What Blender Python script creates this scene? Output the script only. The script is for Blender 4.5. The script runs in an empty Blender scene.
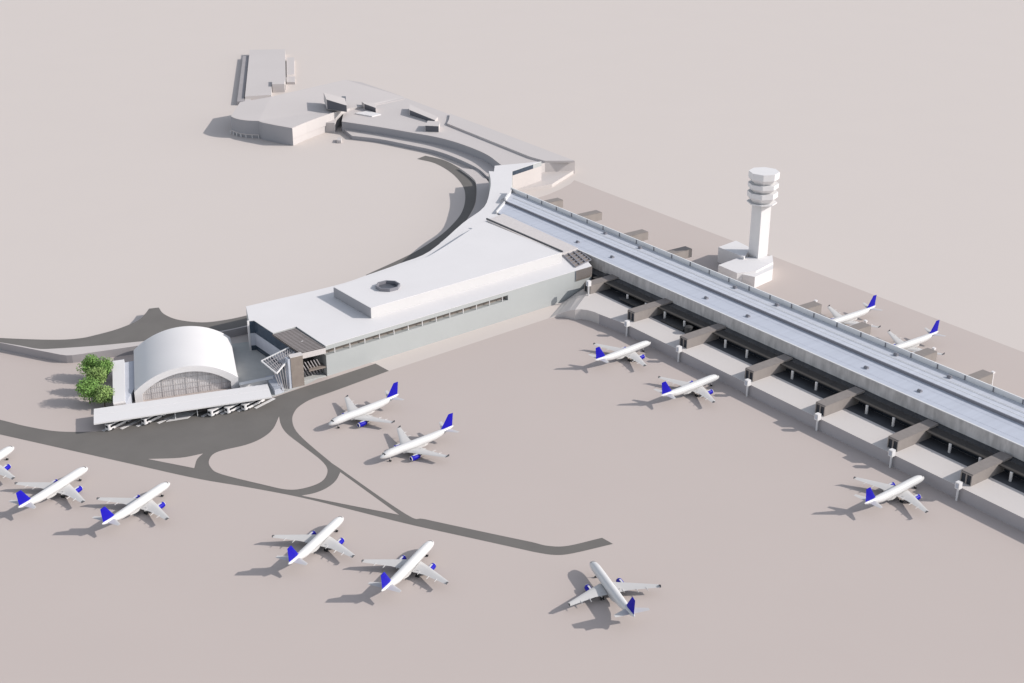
import bpy, bmesh, math, random
from mathutils import Vector
random.seed(7)
R = math.radians
scene = bpy.context.scene
COL = scene.collection

# ---------------------------------------------------------------- materials
def mat(name, color, rough=0.7, var=0.03, scale=0.15, metallic=0.0, streak=None, spec=0.3):
    m = bpy.data.materials.new(name); m.use_nodes = True
    nt = m.node_tree; b = nt.nodes['Principled BSDF']
    b.inputs['Roughness'].default_value = rough
    b.inputs['Metallic'].default_value = metallic
    b.inputs['Specular IOR Level'].default_value = spec
    tc = nt.nodes.new('ShaderNodeTexCoord')
    src = tc.outputs['Object']
    mp = nt.nodes.new('ShaderNodeMapping')
    mp.inputs['Scale'].default_value = streak if streak else (1, 1, 1)
    nt.links.new(src, mp.inputs['Vector'])
    n = nt.nodes.new('ShaderNodeTexNoise')
    n.inputs['Scale'].default_value = scale; n.inputs['Detail'].default_value = 4
    nt.links.new(mp.outputs['Vector'], n.inputs['Vector'])
    r = nt.nodes.new('ShaderNodeValToRGB')
    r.color_ramp.elements[0].position = 0.3; r.color_ramp.elements[1].position = 0.7
    r.color_ramp.elements[0].color = tuple(c*(1-var) for c in color)+(1,)
    r.color_ramp.elements[1].color = tuple(min(1, c*(1+var)) for c in color)+(1,)
    nt.links.new(n.outputs['Fac'], r.inputs['Fac'])
    nt.links.new(r.outputs['Color'], b.inputs['Base Color'])
    return m

M = {}
M['ground'] = mat('pale_ground', (0.655, 0.588, 0.548), 0.9, 0.004, 0.02)
M['apron'] = mat('apron_concrete', (0.555, 0.481, 0.447), 0.9, 0.006, 0.03)
M['asphalt'] = mat('asphalt', (0.175, 0.163, 0.152), 0.9, 0.05, 0.08)
M['deck'] = mat('deck_concrete', (0.60, 0.55, 0.53), 0.9, 0.02, 0.05)
M['added_podium'] = mat('podium_concrete', (0.66, 0.615, 0.59), 0.9, 0.012, 0.05)
M['shade_beam'] = mat('shade_and_beam_grey', (0.38, 0.355, 0.36), 0.9, 0.05, 0.1)  # holds painted shade on retaining wall and far strip; plain grey on slats, beams
M['shade_rib'] = mat('podium_shade_and_rib_mauve', (0.44, 0.412, 0.42), 0.9, 0.03, 0.1)  # shadow tone for the podium face; own grey of canopy ribs and legs
M['shadewall'] = mat('shaded_wall_grey', (0.36, 0.355, 0.375), 0.7, 0.02, 0.05)  # darker wall copy with the shade of sunless faces in its colour
M['plaza'] = mat('plaza_paving', (0.55, 0.55, 0.53), 0.8, 0.05, 0.2)
M['white'] = mat('white_render', (0.80, 0.775, 0.77), 0.6, 0.015, 0.06)
M['whiteroof'] = mat('white_roof_membrane', (0.78, 0.755, 0.755), 0.7, 0.015, 0.05)
M['palestrip'] = mat('pale_ballast_roof', (0.66, 0.615, 0.60), 0.9, 0.06, 0.8)
M['clay'] = mat('pale_block_model', (0.60, 0.555, 0.54), 0.9, 0.015, 0.02)
M['upwall'] = mat('off_white_panel', (0.66, 0.64, 0.635), 0.7, 0.015, 0.06)
M['monitor'] = mat('dark_blue_grey_glazing', (0.10, 0.105, 0.125), 0.3, 0.06, 0.1)
M['skyl'] = mat('grey_metal_drum', (0.24, 0.235, 0.26), 0.5, 0.05, 0.2)
M['panel'] = mat('grey_green_panel', (0.46, 0.475, 0.47), 0.6, 0.02, 0.1)
M['metalroof'] = mat('blue_grey_metal_roof', (0.535, 0.56, 0.635), 0.45, 0.05, 0.5, 0.0, (1, 0.06, 1), 0.5)
M['metalroof2'] = mat('light_metal_roof', (0.575, 0.595, 0.66), 0.45, 0.05, 0.5, 0.0, (1, 0.06, 1), 0.5)
M['fascia'] = mat('streaked_concrete', (0.60, 0.565, 0.55), 0.85, 0.2, 0.42, 0.0, (1, 1, 0.3))
M['trim'] = mat('white_metal_trim', (0.80, 0.79, 0.79), 0.4, 0.01)
M['darkglass'] = mat('dark_glass', (0.025, 0.03, 0.04), 0.15, 0.1, 0.3, 0.0, None, 0.5)
M['blueglass'] = mat('blue_dark_glass', (0.045, 0.065, 0.095), 0.15, 0.15, 0.3, 0.0, None, 0.5)
M['bluepanel'] = mat('blue_grey_panel', (0.52, 0.54, 0.60), 0.5, 0.04, 0.3)
M['darkgrey'] = mat('dark_grey_metal', (0.06, 0.058, 0.058), 0.7, 0.15, 0.4)
M['shade_winglet'] = mat('recess_shade_and_winglet_grey', (0.09, 0.093, 0.102), 0.7, 0.12, 0.2)  # painted shade for recess and roof kerb; own colour of the winglets
M['ledge'] = mat('ledge_shade_brown_grey', (0.058, 0.053, 0.05), 0.8, 0.12, 0.3)  # dark enough that the sunlit ledge front still looks shaded
M['bridge'] = mat('taupe_bridge_cladding', (0.31, 0.275, 0.255), 0.7, 0.05, 0.4, 0.0, (1, 1, 0.2))
M['bridgetop'] = mat('taupe_bridge_roof', (0.27, 0.24, 0.225), 0.8, 0.05, 0.4)
M['column'] = mat('column_concrete', (0.70, 0.67, 0.65), 0.8, 0.03, 0.4)
M['brown'] = mat('brown_slats', (0.12, 0.103, 0.097), 0.7, 0.2, 0.8, 0.0, (3, 0.2, 1))
M['taupe'] = mat('taupe_pylon_cladding', (0.29, 0.245, 0.215), 0.7, 0.08, 0.4)
M['glazing'] = mat('curtained_glazing', (0.80, 0.76, 0.755), 0.5, 0.14, 0.9, 0.0, (1, 1, 0.12))
M['planewhite'] = mat('aircraft_white_paint', (0.70, 0.69, 0.685), 0.3, 0.01, 0.3, 0.0, None, 0.5)
M['wing'] = mat('aircraft_light_grey_paint', (0.62, 0.60, 0.585), 0.4, 0.02, 0.3, 0.0, None, 0.4)
M['blue'] = mat('aircraft_blue_paint', (0.010, 0.006, 0.40), 0.45, 0.03, 0.3, 0.0, None, 0.2)
M['dark'] = mat('dark_rubber', (0.035, 0.035, 0.038), 0.8, 0.1, 0.5)
M['leaf'] = mat('leaf_green', (0.19, 0.34, 0.085), 0.7, 0.45, 0.7)
M['leaf2'] = mat('leaf_light_green', (0.29, 0.42, 0.13), 0.7, 0.35, 0.7)
M['bark'] = mat('bark', (0.12, 0.085, 0.06), 0.9, 0.2, 2)
M['busglass'] = mat('windscreen_glass', (0.02, 0.022, 0.026), 0.15, 0.1)

# ---------------------------------------------------------------- mesh helpers
class MB:
    def __init__(s): s.v = []; s.f = []
    def add(s, vs, fs):
        o = len(s.v); s.v += [tuple(v) for v in vs]; s.f += [[i+o for i in f] for f in fs]; return s
    def prism(s, poly, z0, z1, top=True, bottom=True):
        n = len(poly)
        a = z0 if isinstance(z0, (list, tuple)) else [z0]*n
        b = z1 if isinstance(z1, (list, tuple)) else [z1]*n
        vs = [(p[0], p[1], a[i]) for i, p in enumerate(poly)]+[(p[0], p[1], b[i]) for i, p in enumerate(poly)]
        fs = [[i, (i+1) % n, n+(i+1) % n, n+i] for i in range(n)]
        if bottom: fs.append(list(range(n))[::-1])
        if top: fs.append(list(range(n, 2*n)))
        return s.add(vs, fs)
    def box(s, x0, x1, y0, y1, z0, z1):
        return s.prism([(x0, y0), (x1, y0), (x1, y1), (x0, y1)], z0, z1)
    def bar(s, a, b, r, n=4, r2=None):
        a = Vector(a); b = Vector(b); d = (b-a).normalized()
        u = d.cross(Vector((0, 0, 1)))
        if u.length < 1e-3: u = Vector((1, 0, 0))
        u.normalize(); v = d.cross(u); r2 = r if r2 is None else r2
        vs = []
        for p, q in ((a, r), (b, r2)):
            for i in range(n):
                t = 2*math.pi*(i+.5)/n
                vs.append(p+(u*math.cos(t)+v*math.sin(t))*q)
        fs = [[i, (i+1) % n, n+(i+1) % n, n+i] for i in range(n)]+[list(range(n))[::-1], list(range(n, 2*n))]
        return s.add(vs, fs)
    def sheet(s, poly, z):
        zz = z if isinstance(z, (list, tuple)) else [z]*len(poly)
        return s.add([(p[0], p[1], zz[i]) for i, p in enumerate(poly)], [list(range(len(poly)))])
    def loft(s, rings, cap=True, closed=True):
        n = len(rings[0]); vs = [p for r in rings for p in r]; fs = []
        for k in range(len(rings)-1):
            for i in range(n if closed else n-1):
                fs.append([k*n+i, k*n+(i+1) % n, (k+1)*n+(i+1) % n, (k+1)*n+i])
        if cap: fs += [list(range(n))[::-1], list(range((len(rings)-1)*n, len(rings)*n))]
        return s.add(vs, fs)
    def build(s, name, m, parent=None, smooth=False, flip=True):
        me = bpy.data.meshes.new(name); me.from_pydata(s.v, [], s.f); me.update()
        if flip:
            bm = bmesh.new(); bm.from_mesh(me)
            bmesh.ops.recalc_face_normals(bm, faces=bm.faces); bm.to_mesh(me); bm.free()
        me.materials.append(M[m])
        if smooth:
            for p in me.polygons: p.use_smooth = True
            try: me.set_sharp_from_angle(angle=R(38))
            except Exception: pass
        o = bpy.data.objects.new(name, me); COL.objects.link(o)
        if parent: o.parent = parent
        return o

def tag(o, label, cat, group=None):
    o['label'] = label; o['category'] = cat
    if group: o['group'] = group
    return o
def thing(name, label, cat, loc=(0, 0, 0), rz=0.0, group=None):
    o = bpy.data.objects.new(name, None); COL.objects.link(o)
    o.location = loc; o.rotation_euler = (0, 0, rz); o.empty_display_size = 1
    return tag(o, label, cat, group)
def struct(name, mb, m):
    o = mb.build(name, m); o['kind'] = 'structure'
    if len(o.data.polygons) == 1 and o.data.polygons[0].normal.z < 0: o.data.flip_normals()
    return o
def dup(root, loc, rz, label):
    r = root.copy(); COL.objects.link(r); r.location = loc; r.rotation_euler = (0, 0, rz); r['label'] = label
    for ch in list(root.children):
        c = ch.copy(); COL.objects.link(c); c.parent = r
        for g in list(ch.children):
            d = g.copy(); COL.objects.link(d); d.parent = c
    return r
def smooth(pts, seg=5, closed=False, keep=()):
    """Catmull-Rom through 2D points; indices in keep stay sharp corners."""
    n = len(pts); out = []
    rng = range(n if closed else n-1)
    for i in rng:
        p1 = Vector(pts[i]); p2 = Vector(pts[(i+1) % n])
        p0 = Vector(pts[(i-1) % n]) if (closed or i > 0) and i not in keep else p1-(p2-p1)
        j = (i+1) % n
        p3 = Vector(pts[(i+2) % n]) if (closed or i+2 < n) and j not in keep else p2+(p2-p1)
        for k in range(seg):
            t = k/seg
            q = 0.5*((2*p1)+(-p0+p2)*t+(2*p0-5*p1+4*p2-p3)*t*t+(-p0+3*p1-3*p2+p3)*t**3)
            out.append((q.x, q.y))
    if not closed: out.append(tuple(pts[-1]))
    return out
def lerp(a, b, t): return tuple(x+(y-x)*t for x, y in zip(a, b))

# ---------------------------------------------------------------- ground, apron, roads
struct('ground', MB().sheet([(-9000, -9000), (9000, -9000), (9000, 9000), (-9000, 9000)], 0.0), 'ground')
EMB = [(-314.4, -344.9), (-175.1, -252.9), (-147.1, -233.3), (-144.0, -230.5), (-142.4, -227.2), (-133.8, -204.0), (-118.1, -159.0), (-115.2, -150.8)]
apron_poly = ([(-235.4, 146), (900, 145), (900, -900), (-420, -900)] + EMB + [(-90, -135), (-56.9, -113.5), (-46.4, -112.7), (-53.5, -13.6), (-66, 8), (-80, 40), (-185, 60), (-217.6, 95.8), (-219.7, 111.1), (-224.3, 125.3), (-230.6, 139.4)])
struct('apron', MB().sheet(apron_poly, 0.02), 'apron')

road_up = smooth([(-130.6, -292.3), (-101.6, -274.9), (-89.5, -268.1), (-77.7, -259.7), (-70.7, -251.5), (-65.3, -242.8)], 4)
road_r = smooth([(-52.2, -169.9), (-53.9, -155.1), (-54.8, -141.3), (-57.1, -113.6)], 3)
road_r2 = smooth([(-46.4, -112.7), (-42.3, -143.5), (-41.1, -154.8), (-39.1, -161.1), (-35.0, -167.2), (-26.7, -173.0), (-13.3, -176.6), (13.2, -177.4), (22.7, -177.0), (68.1, -174.1), (75.4, -170.2), (91.1, -160.4), (102.9, -152.9), (111.9, -147.1), (117.3, -143.9), (121.5, -138.0), (124.5, -124.5)], 5, keep=(0, 16))
road_lo = smooth([(130.1, -123.9), (126.5, -139.6), (123.6, -145.5), (118.6, -149.7), (112.9, -153.3), (96.1, -163.8), (74.6, -177.2), (52.7, -189.5), (33.1, -200.8), (13.4, -214.4), (-3.7, -227.0), (-28.9, -242.7), (-87.7, -279.0), (-115.5, -296.2)], 4)
struct('access_road', MB().sheet(road_up+road_r+road_r2+road_lo, 0.06), 'asphalt')
isl1 = smooth([(-33.9, -175.7), (-26.1, -178.7), (-17.1, -180.4), (-1.5, -180.1), (12.9, -180.0), (21.2, -182.0), (27.4, -187.9), (28.2, -195.8), (25.2, -202.1), (15.9, -208.1), (-1.1, -217.7), (-8.5, -218.9), (-15.1, -216.7), (-19.4, -211.1), (-18.2, -198.8), (-19.9, -190.5), (-24.8, -183.1)], 5, True, keep=(0,))
isl2 = smooth([(25.2, -178.4), (47.0, -177.4), (67.1, -176.5), (50.1, -188.1), (32.7, -199.7), (33.9, -194.5), (33.1, -188.7), (30.2, -183.3)], 5, True, keep=(0, 2, 4))
isl3 = smooth([(-30.4, -236.7), (-23.6, -225.5), (-21.6, -216.5), (-18.4, -220.5), (-12.1, -224.5), (-20.8, -230.3)], 5, True, keep=(0, 2, 4))
for nm, p in (('road_island', isl1), ('road_island', isl2), ('road_island', isl3)):
    struct(nm, MB().sheet(p, 0.12), 'apron')
# curved road behind the terminal
cr_out = smooth([(-344.5, 96.8), (-327.7, 101.2), (-307.6, 99.7), (-284.6, 94.6), (-266.9, 87.2), (-244.9, 72.5), (-225.4, 57.1), (-201.4, 33.0), (-183.1, 11.5), (-167.0, -16.2), (-159.3, -44.1), (-155.0, -61.9)], 5)
cr_in = smooth([(-161.8, -58.0), (-172.1, -29.7), (-180.1, -11.3), (-193.0, 10.9), (-206.6, 29.1), (-222.8, 46.6), (-245.5, 64.4), (-269.0, 78.1), (-297.2, 88.1), (-324.0, 91.8), (-340.8, 87.5)], 5)
struct('curved_road', MB().sheet(cr_out+cr_in, 0.06), 'asphalt')

# raised road behind the hangar on its retaining wall
ZD = 4.0
deck_front = [(-323.2, -342.8), (-176.0, -252.0), (-145.3, -233.3), (-142.7, -231.3), (-141.3, -229.0), (-140.2, -225.5), (-134.5, -203.3), (-125.8, -159.8), (-124.7, -145.4)]
up_in = smooth([(-137.7, -139.1), (-138.6, -151.3), (-142.5, -162.7), (-152.9, -171.2), (-164.1, -173.9), (-173.8, -172.7)], 5)
up_in2 = smooth([(-175.3, -177.3), (-169.7, -181.7), (-163.3, -188.4), (-159.1, -200.0), (-158.1, -211.4), (-158.8, -219.4), (-164.6, -230.3), (-181.7, -250.3), (-210.8, -280.2), (-295.3, -346.8)], 5)
deck_poly = deck_front+up_in+up_in2[:-12]+[(-320.6, -314.4)]
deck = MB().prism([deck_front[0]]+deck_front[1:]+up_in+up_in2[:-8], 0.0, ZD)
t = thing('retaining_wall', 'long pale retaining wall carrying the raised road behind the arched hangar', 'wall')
deck.build('wall_body', 'shade_beam', t)  # wall colour darkened to deepen the shade on its face
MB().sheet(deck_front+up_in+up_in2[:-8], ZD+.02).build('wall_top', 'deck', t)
up_low = smooth([(-176.5, -251.9), (-166.9, -245.3), (-157.5, -239.0), (-152.7, -231.1), (-146.2, -217.5), (-139.6, -201.3), (-131.8, -179.1), (-126.8, -158.1), (-126.0, -145.3)], 4)
struct('upper_road', MB().sheet(up_low+up_in+up_in2[:-8]+[(-211.8, -275.2)], ZD+0.05), 'asphalt')

# plaza between hangar and terminal
struct('plaza', MB().sheet([(-118.7, -161.4), (-115.5, -150.1), (-60.9, -135.8), (-55.0, -152.5), (-53.1, -168.5), (-61.6, -182.9)], 0.05), 'plaza')

# ---------------------------------------------------------------- pier
PX0, PX1 = -200.0, 330.0
pier = thing('concourse_pier', 'long straight airport pier with blue grey metal roof and streaked concrete edge', 'terminal pier')
pod = MB()
pod.prism([(-66, 25.5), (-44.3, -4.1), (-42.9, -1.4), (-40.5, 0.5), (-36.4, 1.8), (-30.6, 2.3), (-14, 4.6), (PX1, 4.6), (PX1, 29), (-92, 29), (-92, 26)], 0.0, 5.5)
pod.build('added_podium', 'added_podium', pier)  # podium invented so sun reaches the strip and a shadow band falls below
pe = [(-44.4, -4.1), (-43.0, -1.3), (-40.6, 0.6), (-36.5, 1.9), (-30.7, 2.3), (-14, 4.6), (PX1, 4.6)]
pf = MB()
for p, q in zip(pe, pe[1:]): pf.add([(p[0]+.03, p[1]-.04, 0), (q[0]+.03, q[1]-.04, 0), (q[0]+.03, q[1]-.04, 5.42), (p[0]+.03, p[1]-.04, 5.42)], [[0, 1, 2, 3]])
pf.build('podium_face_shade', 'shade_rib', pier)  # overlay coloured like ground shadow, so face and shadow form one band
r1 = [(-53.4, -13.7), (-52.5, -9.9), (-50.5, -7.0), (-47.6, -5.5), (-44.3, -4.1)]
rz = [0.05, 1.2, 2.7, 4.2, 5.5]
rampv = MB()
back = [(-66.2, 5), (-66.6, 9), (-67.0, 14), (-67, 19), (-66, 25.5)]
vs = [(p[0], p[1], z) for p, z in zip(r1, rz)]+[(p[0], p[1], z) for p, z in zip(back, rz)]+[(p[0], p[1], 0) for p in r1]
rampv.add(vs, [[i, i+1, i+6, i+5] for i in range(4)]+[[10+i, 11+i, i+1, i] for i in range(4)])
rampv.build('added_ramp', 'added_podium', pier)  # invented slope that tapers the podium's shade towards the terminal
MB().sheet([(-66, 20.5), (PX1, 20.5), (PX1, 28.9), (-66, 28.9)], 5.51).build('recess_shade', 'shade_winglet', pier)  # near-black sheet painting the shade under the pier, starting at the roof shadow
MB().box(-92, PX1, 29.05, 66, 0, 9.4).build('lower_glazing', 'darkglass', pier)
MB().box(-66, PX1, 24.6, 34.5, 9.4, 9.9).build('ledge', 'ledge', pier)  # ledge colour carries the shade under the roof edge
wb = MB(); wb.add([(-66, 30.6, 9.91), (PX1, 30.6, 9.91), (PX1, 34.5, 9.94), (-66, 34.5, 9.94)], [[0, 1, 2, 3]])
wbo = wb.build('window_band', 'darkglass', pier)
for i in range(22):
    cx = -37.0+14.3*i
    if cx < 262: MB().bar((cx, 24.3, 5.5), (cx, 24.3, 9.4), 0.62, 12).build('column', 'column', pier, True)
# roof body, fascia, two roof slopes, step, parapet
MB().prism([(-97, 34.9), (PX1, 34.9), (PX1, 50.4), (-97, 50.4)], 10.0, 15.9).build('roof_box', 'darkgrey', pier)
MB().prism([(-97, 34.55), (PX1, 34.55), (PX1, 34.85), (-97, 34.85)], 9.4, 15.75).build('fascia', 'fascia', pier)
MB().prism([(-97, 34.3), (PX1, 34.3), (PX1, 34.9), (-97, 34.9)], 15.8, 16.1).build('edge_trim', 'trim', pier)
eL = (-170.6, 36.7); eR = (-199.7, 69.1)
MB().prism([(-168.6, 36.0), (-97, 34.95), (PX1, 34.95), (PX1, 50.5), (-182, 50.5)], 15.2, 15.95).build('near_roof', 'metalroof', pier)
MB().prism([(-181.5, 50.5), (PX1, 50.5), (PX1, 51.0), (-182, 51.0)], 15.0, 17.2).build('roof_step', 'skyl', pier)
MB().prism([(-182, 51.0), (PX1, 51.0), (PX1, 65.0), (-195.5, 65.0)], [16.2, 16.2, 16.2, 16.2], [17.25, 17.25, 16.9, 16.9]).build('far_roof', 'metalroof2', pier)
sm = MB()
for yy, hh in ((54.2, .10), (57.6, .16), (58.6, .10), (62.6, .1), (64.0, .08)):
    zz = 17.25-(yy-51)*0.025
    sm.box(-184, PX1, yy, yy+.22, zz-.1, zz+hh)
sm.build('roof_seams', 'trim', pier)
sm2 = MB()
for yy in (38.2, 46.3): sm2.box(-168, PX1, yy, yy+.15, 15.9, 16.0)
sm2.build('roof_seams', 'metalroof2', pier)
MB().prism([(-196, 65.0), (PX1, 65.0), (PX1, 65.5), (-196.5, 65.5)], 15, 19.1).build('parapet', 'trim', pier)
MB().prism([(-196.6, 64.95), (PX1, 64.95), (PX1, 65.6), (-197, 65.6)], 19.11, 19.25).build('parapet_cap', 'trim', pier)
for i in range(30):
    px = -179+14.4*i
    if px < 215: MB().box(px, px+.5, 64.7, 64.98, 16.9, 19.05).build('parapet_post', 'skyl', pier)
MB().prism([(-188, 51.2), (PX1, 51.2), (PX1, 64.9), (-194, 64.9)], 9.4, 16.1).build('rear_wall', 'fascia', pier)
MB().prism([(-188, 40), (-66, 40), (-66, 66), (-194, 66)], 0.0, 9.3).build('lower_wall', 'clay', pier)
ef = MB()
ef.prism([(-169.6, 35.2), (-168.4, 35.2), (-181.6, 51), (-183.0, 51)], 14.5, 16.9)
ef.prism([(-183.0, 51.05), (-181.6, 51.05), (-194.9, 65.3), (-196.5, 65.3)], 14.5, 18.6)
ef.build('end_fascia', 'white', pier)
for k, (yy, z) in enumerate(((41.6, 15.95), (61.2, 17.15))):
    for x0 in (-100.2, -70.5, 2.3, 31.2, 104, 133, 206):
        vb = MB(); vb.bar((x0-.9, yy, z+.28), (x0+.9, yy, z+.28), .85, 8)
        vb.build('roof_vent', 'skyl', pier)

# ---------------------------------------------------------------- jet bridges and gate signs
def boarding_bridge():
    t = thing('boarding_bridge', '', 'jet bridge', group='taupe boarding bridges along the pier')
    MB().prism([(-2.6, 0.5), (2.6, 0.5), (2.6, 25), (-2.6, 25)], 0, [4.7, 4.7, 5.0, 5.0]).build('tunnel', 'bridge', t)
    MB().prism([(-2.7, 0.3), (2.7, 0.3), (2.7, 25), (-2.7, 25)], [4.72, 4.72, 5.02, 5.02], [4.95, 4.95, 5.25, 5.25]).build('bridge_roof', 'bridgetop', t)
    fr = MB()
    fr.box(-2.6, -2.2, 0, .5, 0, 4.7); fr.box(-.28, .28, 0, .5, 0, 4.7); fr.box(2.2, 2.6, 0, .5, 0, 4.7)
    fr.box(-2.2, -.28, 0, .5, 4.2, 4.7); fr.box(.28, 2.2, 0, .5, 4.2, 4.7)
    fr.build('end_frame', 'bridge', t)
    for s in (-1.24, 1.24):
        p = [(s-.95, 0.1), (s+.95, 0.1)]
        arc = [(s+.95*math.cos(a), 3.2+.95*math.sin(a)) for a in [math.pi*k/8 for k in range(9)]]
        prof = [(s-.95, .15), (s+.95, .15)]+arc
        m = MB(); n = len(prof)
        m.add([(q[0], .3, q[1]) for q in prof]+[(q[0], .48, q[1]) for q in prof],
              [list(range(n)), list(range(n, 2*n))]+[[i, (i+1) % n, n+(i+1) % n, n+i] for i in range(n)])
        m.build('opening', 'darkglass', t)
    return t
NB = [(-59.0, 15.5), (-17.0, 9.5), (22.5, 8.4), (66.8, 7.6), (109.2, 7.4), (148.0, 7.6), (183.0, 8.3)]
NL = ['taupe boarding bridge beside the terminal corner, first on the near side',
      'taupe boarding bridge next to the dark box platform, second from the terminal',
      'taupe boarding bridge beside the round dark tank under the pier',
      'taupe boarding bridge near the middle of the near side, fourth from the terminal',
      'taupe boarding bridge between two empty gates, fifth from the terminal',
      'taupe boarding bridge right of the empty gates, behind the rightmost gate aircraft nose',
      'taupe boarding bridge nearest the right picture edge on the near side']
b0 = boarding_bridge()
for i, ((x, y), l) in enumerate(zip(NB, NL)):
    if i == 0: o = b0; o.location = (x, y, 5.52); o['label'] = l
    else: o = dup(b0, (x, y, 5.52), 0, l)
FB = [(-178.3, 90), (-145.5, 94), (-102.4, 93), (-66.3, 93.5), (32, 90), (64.3, 89), (102.7, 89.5), (132.5, 90)]
FL = ['taupe boarding bridge beyond the pier roof, closest to the far curved terminal',
      'taupe boarding bridge beyond the pier roof, second from the far terminal end',
      'taupe boarding bridge beyond the pier roof, midway between far terminal and tower',
      'dark taupe boarding bridge beyond the pier roof, just left of the control tower base',
      'taupe boarding bridge beyond the pier roof, left of the first parked far aircraft',
      'taupe boarding bridge beyond the pier roof, at the nose of the left far aircraft',
      'taupe boarding bridge beyond the pier roof, under the right wing of the second far aircraft',
      'taupe boarding bridge beyond the pier roof, rightmost on the far side']
for (x, y), l in zip(FB, FL):
    dup(b0, (x, y, 7.2), math.pi, l)
# far side podium carrying those bridges
MB().box(-180, PX1, 67.2, 84, 0, 7.1).build('added_podium', 'added_podium', pier)
def bridge_support(): pass
def gate_sign():
    t = thing('gate_sign', '', 'gate sign', group='white gate signs on posts')
    MB().bar((0, 0, 0), (0, 0, 5.5), .45, 8).build('post', 'white', t, True)
    MB().box(-.95, .95, -1.0, 1.0, 5.3, 8.1).build('sign_box', 'white', t)
    MB().prism([(-.6, -1.06), (.6, -1.06), (.6, -1.01), (-.6, -1.01)], 5.8, 7.6).build('sign_face', 'bluepanel', t)
    return t
NSG = [(-55.5, 13.5), (-12.9, 3.6), (25.0, 3.4), (70.3, 3.4), (111.8, 3.4), (151.3, 3.4), (183.5, 3.4)]
SL = ['white gate sign at the terminal corner, beside the first boarding bridge', 'white gate sign in front of the second boarding bridge from the terminal',
      'white gate sign in front of the boarding bridge near the round tank', 'white gate sign in front of the fourth boarding bridge',
      'white gate sign between the empty gates, in front of the fifth boarding bridge', 'white gate sign by the nose of the rightmost near gate aircraft',
      'white gate sign closest to the right picture edge']
g0 = gate_sign()
for i, ((x, y), l) in enumerate(zip(NSG, SL)):
    z = 5.55 if i == 0 else 0.05
    if i == 0: o = g0; o.location = (x, y, z); o['label'] = l
    else: o = dup(g0, (x, y, z), 0, l)
g1 = thing('gate_sign', 'white gate post beyond the pier left of the first far aircraft', 'gate sign', group='white gate posts on the far side')
MB().bar((0, 0, 0), (0, 0, 8.2), .62, 8).build('post', 'white', g1, True)
MB().box(-.7, .7, -.7, .7, 8.2, 9.0).build('sign_box', 'white', g1)
for i, (x, l) in enumerate(((24.0, ''), (56.5, 'white gate post beyond the pier between the two far aircraft'), (97.5, 'white gate post beyond the pier under the wing of the second far aircraft'), (130.0, 'white gate post beyond the pier, rightmost on the far side'))):
    if i == 0: g1.location = (x, 97.5, 0.05)
    else: dup(g1, (x, 97.5, 0.05), 0, l)
t = thing('service_platform', 'dark flat box platform under the pier edge between the first two bridges', 'platform', (-34, 21.5, 5.52))
MB().box(-6, 9, 0, 7, 0.9, 1.8).build('platform_top', 'darkgrey', t)
MB().box(-5.6, 8.6, .4, 6.6, 0, .9).build('platform_base', 'darkglass', t)
t = thing('service_platform', 'dark flat box platform under the pier edge beside the second bridge', 'platform', (-3, 20.5, 5.52))
MB().box(-4, 12, 0, 8, 0.4, 1.2).build('platform_top', 'darkgrey', t)
MB().box(-3.7, 11.7, .3, 7.7, 0, .4).build('platform_base', 'darkglass', t)
t = thing('storage_tank', 'round dark tank standing under the pier edge by the third bridge', 'tank', (11.5, 22.0, 5.52))
MB().bar((0, 0, 0), (0, 0, 3.4), 2.0, 20).build('tank_body', 'darkgrey', t, True)
MB().bar((0, 0, 3.4), (0, 0, 3.9), 2.0, 20, 0.6).build('tank_lid', 'darkgrey', t, True)

# ---------------------------------------------------------------- terminal
def band(p, q, z0, z1, m, name, off=.18):
    dx, dy = q[0]-p[0], q[1]-p[1]; L = math.hypot(dx, dy); nx, ny = dy/L, -dx/L
    MB().prism([(p[0]+nx*.02, p[1]+ny*.02), (q[0]+nx*.02, q[1]+ny*.02), (q[0]+nx*off, q[1]+ny*off), (p[0]+nx*off, p[1]+ny*off)], z0, z1).build(name, m, term)
term = thing('terminal_building', 'large white flat roofed terminal with grey green front wall and raised upper roof', 'terminal')
backpts = smooth([(-244.0, 82.0), (-227.1, 71.6), (-209.9, 59.1), (-184.1, 36.8), (-166.8, 10.0), (-137.8, -31.0), (-130.7, -54.5), (-125.8, -77.5), (-122.4, -99.1), (-123.2, -147.3)], 4)
A_ = (-123.2, -147.3); B_ = (-105.5, -154.2); C_ = (-104.6, -152.0); D_ = (-85.6, -151.5); E_ = (-86.3, -139.1)
F_ = (-58.0, -138.8); G_ = (-68.3, 25.7); SL_ = (-64.5, -31.4)
right = [(-94.2, 36.3), (-168, 35.0), (-183.3, 51), (-198.6, 67.2), (-235.0, 94.4), (-241.8, 123.0), (-251.7, 92.1), (-241.1, 84.1)]
plan = [B_, C_, D_, E_, F_, SL_, G_]+right+backpts
def inset(p, d=2.6): return (p[0]-d, p[1])
MB().prism(plan, 0.0, 10.5).build('lower_wall', 'panel', term)
slot = [B_, C_, D_, E_, inset(F_), inset(SL_), SL_, G_]+right+backpts
MB().prism(slot, 10.5, 13.2).build('middle_wall', 'panel', term)
rc0, rc1 = inset(F_), inset(SL_)
MB().prism([rc0, rc1, (rc1[0]+.05, rc1[1]), (rc0[0]+.05, rc0[1])], 10.52, 13.18).build('recessed_wall', 'taupe', term)
MB().prism(plan, 13.2, 15.2).build('roof_edge', 'panel', term)
MB().prism(plan, 15.2, 15.35).build('lower_roof', 'whiteroof', term)
for i in range(13):
    f = (i+.6)/13; p = lerp(F_, SL_, f)
    MB().bar((p[0]-.6, p[1], 10.5), (p[0]-.6, p[1], 13.2), .28, 8).build('slot_post', 'white', term)
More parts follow.
